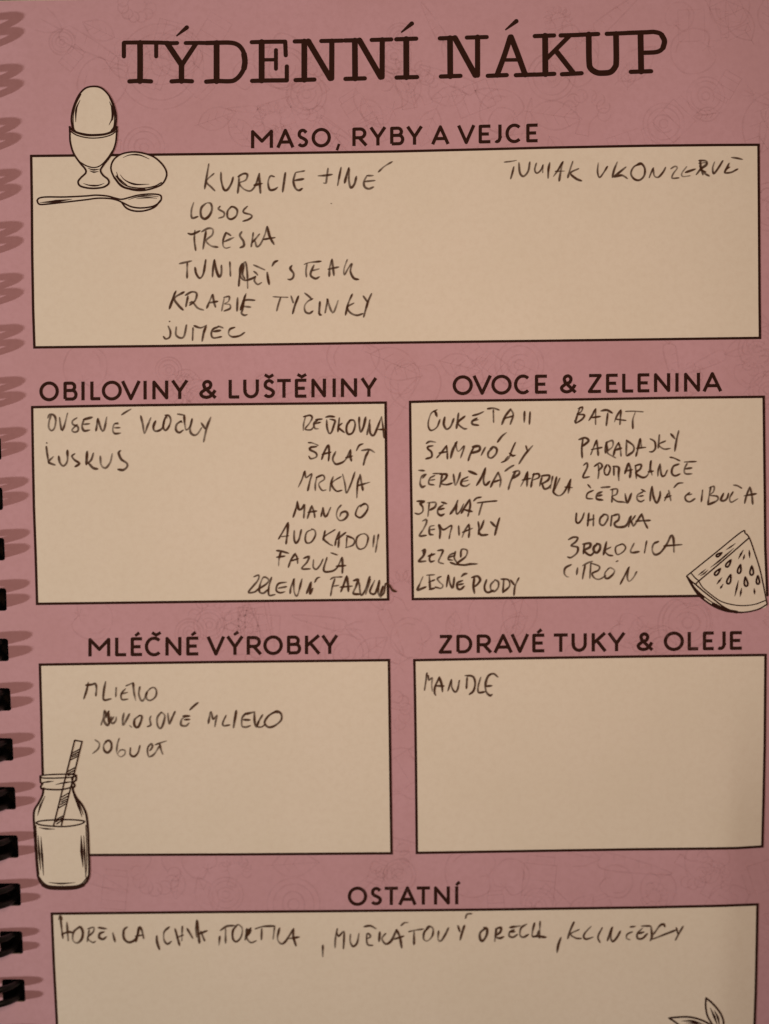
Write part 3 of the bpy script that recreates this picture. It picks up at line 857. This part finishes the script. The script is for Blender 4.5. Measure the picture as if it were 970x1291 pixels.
word(B2, 'FAZUĽA', 306, 630, "213,321 245,325 292,339; 242,325 230,370 227,417; 213,363 267,355; 332,338 305,380 288,427; 332,340 345,370 346,402; 303,386 352,372; 383,370 417,360 405,395 373,434 427,436; 447,378 445,425 465,438 490,410 507,373; 532,363 511,445 550,453 592,432 627,363; 627,363 630,410 628,464; 588,419 652,415; 556,334 597,349", w=2.5, press=1.0)
word(B2, 'ZELENÁ', 306, 630, "68,487 100,477 95,510 38,581 75,582 102,560; 108,560 150,530 165,505 135,488 115,520 105,575 130,590 160,565; 182,488 165,550 167,602 205,598; 278,520 225,530 212,570 235,587 268,580; 225,558 277,548; 327,498 305,550 299,592; 322,500 325,580 345,603 374,498; 432,518 403,592; 432,520 425,592 442,558; 453,522 470,495 487,489", w=2.6, press=1.0)
word(B2, 'FAZUĽKA', 306, 630, "552,503 575,490 628,487; 582,498 565,550 554,607; 562,547 607,540; 657,480 635,540 618,582; 657,482 665,540 666,580; 613,551 692,545; 698,511 727,505 715,545 698,590 740,596; 735,520 745,600 772,570 803,483; 805,500 775,598; 832,508 802,580 835,590 862,508; 862,510 855,585 872,612 885,545; 885,545 868,600 890,590 902,530 925,540 945,570 970,580", w=2.6, press=1.0)
word(B3, 'CUKETA', 516, 505, "177,58 140,80 122,130 122,170 140,188 175,168 195,118; 152,68 168,75 175,102; 165,62 168,95; 225,103 218,150 235,180 260,165 282,113; 312,78 298,177; 352,98 308,140 340,175 363,178; 398,95 435,85 470,69; 428,110 398,130 400,150 438,156; 400,128 437,120; 493,52 530,48 568,60; 530,58 532,140; 640,52 605,100 583,152; 638,52 656,90 636,152; 592,115 657,97", w=2.6, press=1.0)
word(B3, 'II', 516, 505, "728,68 725,140; 762,70 758,152", w=2.5, press=1.0)
word(B3, 'ŠAMPIÓNY', 516, 505, "108,271 130,258 168,263; 152,285 120,290 118,305 140,325 140,355 103,368; 237,283 205,325 173,362; 235,285 240,330 241,370; 188,331 242,322; 302,258 275,310 261,364; 290,265 308,320 347,288 323,364; 410,288 385,340 371,380; 398,292 440,288 440,315 388,332; 480,293 453,347; 527,300 500,325 498,355 520,361 547,335 552,305 530,292 508,306; 556,264 585,225 614,201; 670,263 648,310 625,368 580,392; 632,330 650,348 670,345; 600,385 625,350; 735,283 746,322; 780,283 730,340 691,400", w=2.6, press=1.0)
word(B3, 'ČERVENÁ', 516, 505, "58,439 97,443; 107,465 78,480 68,520 80,545 102,538; 85,490 105,470; 162,472 130,490 125,525 158,532; 148,460 207,460; 130,503 162,497; 207,470 192,547; 193,466 235,465 230,490 200,520 235,530 273,520; 278,462 290,532 312,490 322,453; 372,480 335,500 328,530 355,540 383,525; 335,512 372,502; 373,444 427,466; 480,425 455,485 423,537; 482,423 470,480 470,518 484,533 508,508; 562,450 535,500 513,547; 562,452 577,500 571,547; 528,516 572,500; 603,446 630,425 660,407", w=2.6, press=1.0)
word(B3, 'PAPRIKA', 516, 505, "670,448 640,510 624,562; 653,452 690,443 692,465 648,492; 747,448 725,500 703,542; 747,450 742,542; 710,501 767,490; 787,458 775,500 767,547; 778,466 815,463 817,485 778,502; 838,478 822,540; 832,475 882,472 874,502 834,526; 838,524 852,556 878,550 892,530; 905,476 890,556; 930,480 908,578; 950,488 925,545 908,575 940,600 975,580 1020,495; 1018,495 1010,540 1002,587; 980,545 1030,550", w=2.6, press=1.0)
word(B3, 'ŠPENÁT', 516, 625, "48,35 98,34; 97,40 70,50 85,70 85,100 60,116 36,110; 127,43 122,90 118,132; 113,45 165,43 162,70 128,92; 217,57 185,80 180,110 200,125 222,115; 183,88 222,80; 203,40 237,51; 307,28 285,80 257,117; 300,50 296,95 302,116 322,95 345,50; 382,22 352,70 328,112; 382,22 385,65 369,132; 340,86 397,100; 406,33 425,15 454,9; 428,45 490,38 553,32; 462,43 450,80 439,124", w=2.6, press=1.0)
word(B3, 'ZEMIAKY', 516, 625, "83,160 105,150 110,168 90,210 65,252 110,250; 158,188 130,197 128,240 152,246; 128,216 162,211; 192,272 195,220 188,184 215,215 267,188 258,235 251,272; 312,188 315,250; 377,178 350,220 333,264; 377,180 380,220 375,264; 333,231 402,204; 435,163 440,200 435,247; 472,153 455,200 440,225 455,248 497,246; 513,163 546,197; 570,138 555,190 539,250", w=2.6, press=1.0)
word(B3, 'ZELER', 516, 625, "78,348 98,338 100,355 85,385 60,413 107,412; 92,340 90,368; 142,362 128,395 136,416 158,410; 118,381 163,367; 178,346 212,344 205,370 185,415 217,429; 287,360 255,375 248,400 275,407; 248,388 288,378; 292,350 285,395 310,432; 325,388 330,340 365,345 355,385 303,427 345,437 380,432 430,430; 258,420 300,437", w=2.5, press=1.0)
word(B3, 'LESNÉ', 516, 625, "87,508 65,560 53,594 107,574; 127,500 132,592; 108,501 162,498; 120,547 163,530; 125,592 162,582; 202,508 178,522 190,545 212,565 200,584 163,575; 247,498 235,577; 247,500 260,560 275,577 284,513; 338,535 305,550 305,585 325,589 347,570; 308,562 342,555; 328,511 345,495 364,491", w=2.6, press=1.0)
word(B3, 'PLODY', 516, 625, "410,518 405,570 412,617; 393,516 430,507 447,530 430,560 403,577; 488,528 475,570 480,600 500,609 532,595; 540,533 515,560 515,590 535,605 560,580 562,545 538,528; 597,523 590,612; 578,526 625,530 632,570 588,612; 638,528 662,562; 692,516 668,570 660,630", w=2.6, press=1.0)
word(B3, 'BATAT', 690, 505, "207,43 190,90 178,137; 193,51 222,42 215,70 190,86 232,90 222,115 180,141 174,123; 302,53 285,90 262,127; 305,50 305,152; 279,108 337,100; 338,66 375,60 412,79; 382,78 372,160; 464,58 440,95 423,136; 465,60 458,152; 434,118 497,126; 493,68 550,67 607,72; 556,73 540,120 540,178", w=2.6, press=1.0)
word(B3, 'PARADAJKY', 690, 505, "225,243 218,300 220,364; 198,246 240,235 260,255 218,292; 312,248 290,300 273,344; 312,250 318,300 321,347; 278,309 347,295; 377,258 370,295 367,332; 368,267 410,253 412,290 378,327 432,363; 372,275 380,315; 452,263 430,300 418,347; 450,265 460,300 466,352; 423,313 470,300; 500,248 498,347; 498,250 542,285 542,320 503,350; 587,238 575,290 559,352; 587,240 596,302; 563,301 622,295; 648,240 677,260 682,300 665,322 643,322; 707,213 700,302; 747,254 703,277 735,306 777,302; 778,208 806,242; 830,188 815,250 804,320", w=2.6, press=1.0)
word(B3, '2 POMARANČE', 690, 505, "228,410 250,394 252,420 226,482 267,480; 322,403 325,450 320,494; 296,416 330,394 347,415 323,442; 377,404 360,435 365,465 385,466 397,430 385,404; 420,413 420,472; 413,414 450,422 450,465 451,507; 512,394 500,430 489,462; 515,394 526,440 520,487; 488,446 537,435; 555,408 560,450 562,494; 553,410 590,404 587,430 560,458 605,486 638,460 655,378; 655,378 650,420 661,472; 635,450 670,445; 712,398 700,440 697,477; 712,400 720,470 740,473 758,438; 832,400 795,415 785,455 805,475 838,463; 773,357 800,363 837,381; 883,396 865,430 870,460 914,462; 863,388 942,385; 868,431 912,425", w=2.6, press=1.0)
word(B3, 'ČERVENÁ', 690, 505, "292,565 255,585 250,615 288,620; 256,528 275,552; 347,575 315,590 312,620 352,628; 313,602 347,595; 338,549 397,544; 412,558 407,642; 398,562 440,558 437,590 408,607 440,635 480,640 500,645; 490,585 505,645 532,583; 605,575 570,595 568,625 590,637 612,627; 573,605 605,600; 593,560 620,575; 662,540 652,585 648,635; 662,543 670,605 690,645 710,605 712,570; 762,585 738,633; 765,565 780,633; 740,612 782,600; 798,550 825,523 857,519", w=2.6, press=1.0)
word(B3, 'CIBUĽA', 776, 560, "468,304 440,330 445,355 470,363 502,344; 452,320 482,314; 550,288 541,364; 602,268 590,330 583,382; 588,276 622,267 617,300 596,321 642,330 640,355 583,382; 682,308 665,350 685,356 705,340 714,308; 742,300 720,340 730,366 772,344; 743,257 770,262 797,279; 847,268 825,330 814,374; 848,270 860,320 866,380; 810,326 890,312", w=2.6, press=.97)
word(B3, 'UHORKA', 690, 625, "185,108 182,160 198,172 220,145 234,106; 262,108 255,192; 292,118 290,192; 253,156 297,145; 364,115 335,140 332,175 355,186 380,150 380,125 352,115; 408,123 400,192; 413,126 450,119 450,150 425,175 440,196 495,190 525,130; 530,126 512,199; 556,124 536,152 514,174; 530,160 544,190 566,160 597,113; 597,115 610,160 634,207; 558,160 652,155", w=2.6, press=1.0)
word(B3, 'BROKOLICA', 690, 625, "133,277 165,261 192,265 180,290 153,315 192,325 187,360 150,390 128,386; 235,303 228,367; 223,306 270,300 267,325 233,346 270,376 300,352; 318,303 295,325 295,350 315,359 332,335 332,310 310,300; 374,288 365,330 354,374; 402,323 366,346 385,373 414,379; 474,305 435,320 430,350 445,371 480,352 494,325 475,305 452,311; 548,298 525,348 540,359 580,352; 627,283 612,362; 703,288 670,305 662,345 680,371 715,357 755,302 780,254 795,270 799,357; 733,317 852,308", w=2.6, press=1.0)
word(B3, 'CITRÓN', 690, 625, "153,434 115,455 108,490 125,511 138,512; 192,453 185,497; 223,441 260,422 287,414; 240,438 228,490 222,527; 275,423 268,522; 273,424 327,445 322,470 283,491 300,520 330,526 370,503; 388,458 365,485 365,515 385,521 415,495 424,470 400,455 378,464; 433,416 447,409; 518,448 490,500 460,560; 515,450 505,510 515,539 540,520 564,478", w=2.5, press=.92)
word(B4, 'MLIEKO', 90, 845, "107,75 95,130 79,182; 90,95 130,90 150,85 159,110 155,162; 217,70 205,130 205,186 252,180; 283,108 280,170; 342,115 315,150 320,185 357,182; 313,149 357,140; 343,99 392,79; 390,82 395,140 406,192; 432,103 425,150 440,190 458,185 478,138; 508,108 475,140 475,180 500,190 530,167 537,130 520,109 492,116")
word(B4, 'KOKOSOVÉ', 90, 845, "210,252 200,300 188,347; 214,258 222,300; 237,258 205,312 228,346 245,320 252,293; 268,293 250,322 262,336 280,318 283,293; 232,262 238,335; 332,268 325,310 330,342 368,274; 366,347 382,362; 433,284 400,310 398,350 420,359 440,320 444,290 423,285; 502,288 495,310 500,345 478,356; 568,263 542,300 545,350 565,366 582,330 588,285 566,264; 608,270 617,337 635,300 654,260; 722,292 695,310 693,345 722,351 744,332; 712,312 747,311; 703,290 747,289; 746,250 770,228 800,203")
word(B4, 'MLIEKO', 200, 845, "327,262 320,300 314,337; 332,260 345,307 368,283 360,320 355,357; 427,283 405,330 410,350 450,345; 490,253 472,364; 552,270 528,300 525,350 550,359 580,350; 533,312 578,314; 548,277 607,261; 605,263 605,320 617,357 632,320; 657,278 620,347 645,359 675,340; 732,262 690,290 668,330 690,359 730,351 772,315 772,275 745,259 720,272; 728,262 752,270")
word(B4, 'JOGURT', 90, 845, "148,438 176,460 170,495 133,527; 228,444 205,470 208,505 230,519 252,495 252,460 235,443 212,450; 302,428 290,470 288,520 310,546 337,530 337,505 310,504 292,527; 372,488 372,530 395,543 420,520 432,473; 484,480 480,510 486,545; 480,488 503,464 512,482 494,508; 488,548 512,538 530,518 555,478; 528,470 570,455 600,446; 557,465 565,500 577,532", w=2.5)
word(B5, 'MANDLE', 500, 835, "192,66 185,120 176,178; 200,82 204,112 225,98 222,140 226,184; 272,93 245,150 240,190 248,210; 268,92 285,140 290,187; 243,149 300,150; 347,108 323,182; 345,110 350,160 370,188 385,170 397,113; 445,95 440,167; 430,83 480,90 496,130 485,180 458,203; 532,93 515,150 518,190 557,186; 640,94 612,72 580,85 562,130 565,185 590,210 604,200; 563,151 602,148", w=2.6, press=.97)
word(B6, 'HORČICA,', 60, 1145, "80,50 88,120 98,192; 70,72 80,48 92,74; 122,88 130,207; 88,165 130,150 160,155; 203,117 165,150 160,200 185,220 215,195 222,150 205,119 187,127; 262,138 250,212; 253,131 290,121 287,150 253,187 285,216 304,208; 357,150 330,160 325,185 350,196 372,180; 318,122 372,130; 410,153 426,214; 503,118 480,140 482,190 510,216 545,205 565,180 576,123 592,135 607,192; 553,176 602,170; 576,128 556,212; 688,173 690,215 706,262", w=2.6, press=.97)
word(B6, 'CHIA,', 60, 1145, "768,118 735,150 735,200 755,226 782,208; 803,128 833,237; 850,113 846,207; 813,186 857,170; 880,128 917,192; 940,72 936,130 940,185; 942,78 950,150 957,222; 948,165 1006,142; 965,145 990,207; 1085,176 1080,237", w=2.6, press=.97)
word(B6, 'TORTILA,', 220, 1145, "288,141 330,115 377,110; 322,128 322,222; 398,107 370,140 368,190 390,211 420,180 427,130 405,104 383,112; 455,128 445,202; 482,124 453,177 480,216 517,205; 453,135 480,140 450,185; 508,131 560,115 634,112; 550,128 548,200; 632,113 622,197; 662,123 650,190 670,223 700,210 752,128; 750,130 750,180 767,240; 713,193 787,182; 935,233 935,307", w=2.6, press=.97)
word(B6, 'MUČKÁTOVÝ', 390, 1145, "177,128 165,190 162,252; 172,150 185,176 217,148 219,200 215,257; 260,163 258,210 275,241 300,220 314,158; 362,192 385,182 380,165 365,163 362,200 370,230 402,235; 343,116 385,112 422,131; 445,148 440,212; 482,158 458,190 470,217 490,226 520,200 550,135; 548,135 570,180 583,252; 533,196 597,175; 578,109 600,92 624,92; 626,149 670,138 720,132; 660,143 660,230; 760,117 725,150 722,195 745,206 775,175 780,130 755,114 737,127; 815,143 812,195 830,206 855,170 878,123; 936,108 950,150; 978,108 962,160 951,202; 984,65 994,38 1026,35", w=2.6, press=.95)
word(B6, 'ORECH,', 560, 1145, "263,124 228,155 228,195 245,206 268,170 270,130 248,122; 330,128 318,212; 323,131 357,122 354,150 323,177 350,189 377,180; 413,121 482,112; 442,135 415,150 410,175 435,183 462,165; 413,148 447,148; 522,99 485,125 478,170 500,183 532,165; 570,92 556,150 558,180 585,172 598,140; 605,83 600,192; 560,178 600,178 642,185; 737,183 720,230 711,282", w=2.6, press=.95)
word(B6, 'KLINČEKY', 690, 1145, "170,86 145,140 129,194; 202,134 148,162 180,188 217,192; 278,113 240,155 230,180 245,195 290,182; 347,123 325,165 320,190 333,217; 412,118 395,160 379,207; 408,123 400,180 412,210 435,190 462,144; 538,149 505,165 500,190 522,200; 523,119 557,115; 602,125 568,160 570,190 600,191 632,160; 593,112 652,112; 575,161 612,150; 655,115 660,180 648,207; 742,120 735,102 710,110 668,167; 663,196 730,170 812,138; 813,123 826,167; 857,113 835,150 807,202", w=2.5, press=.95)
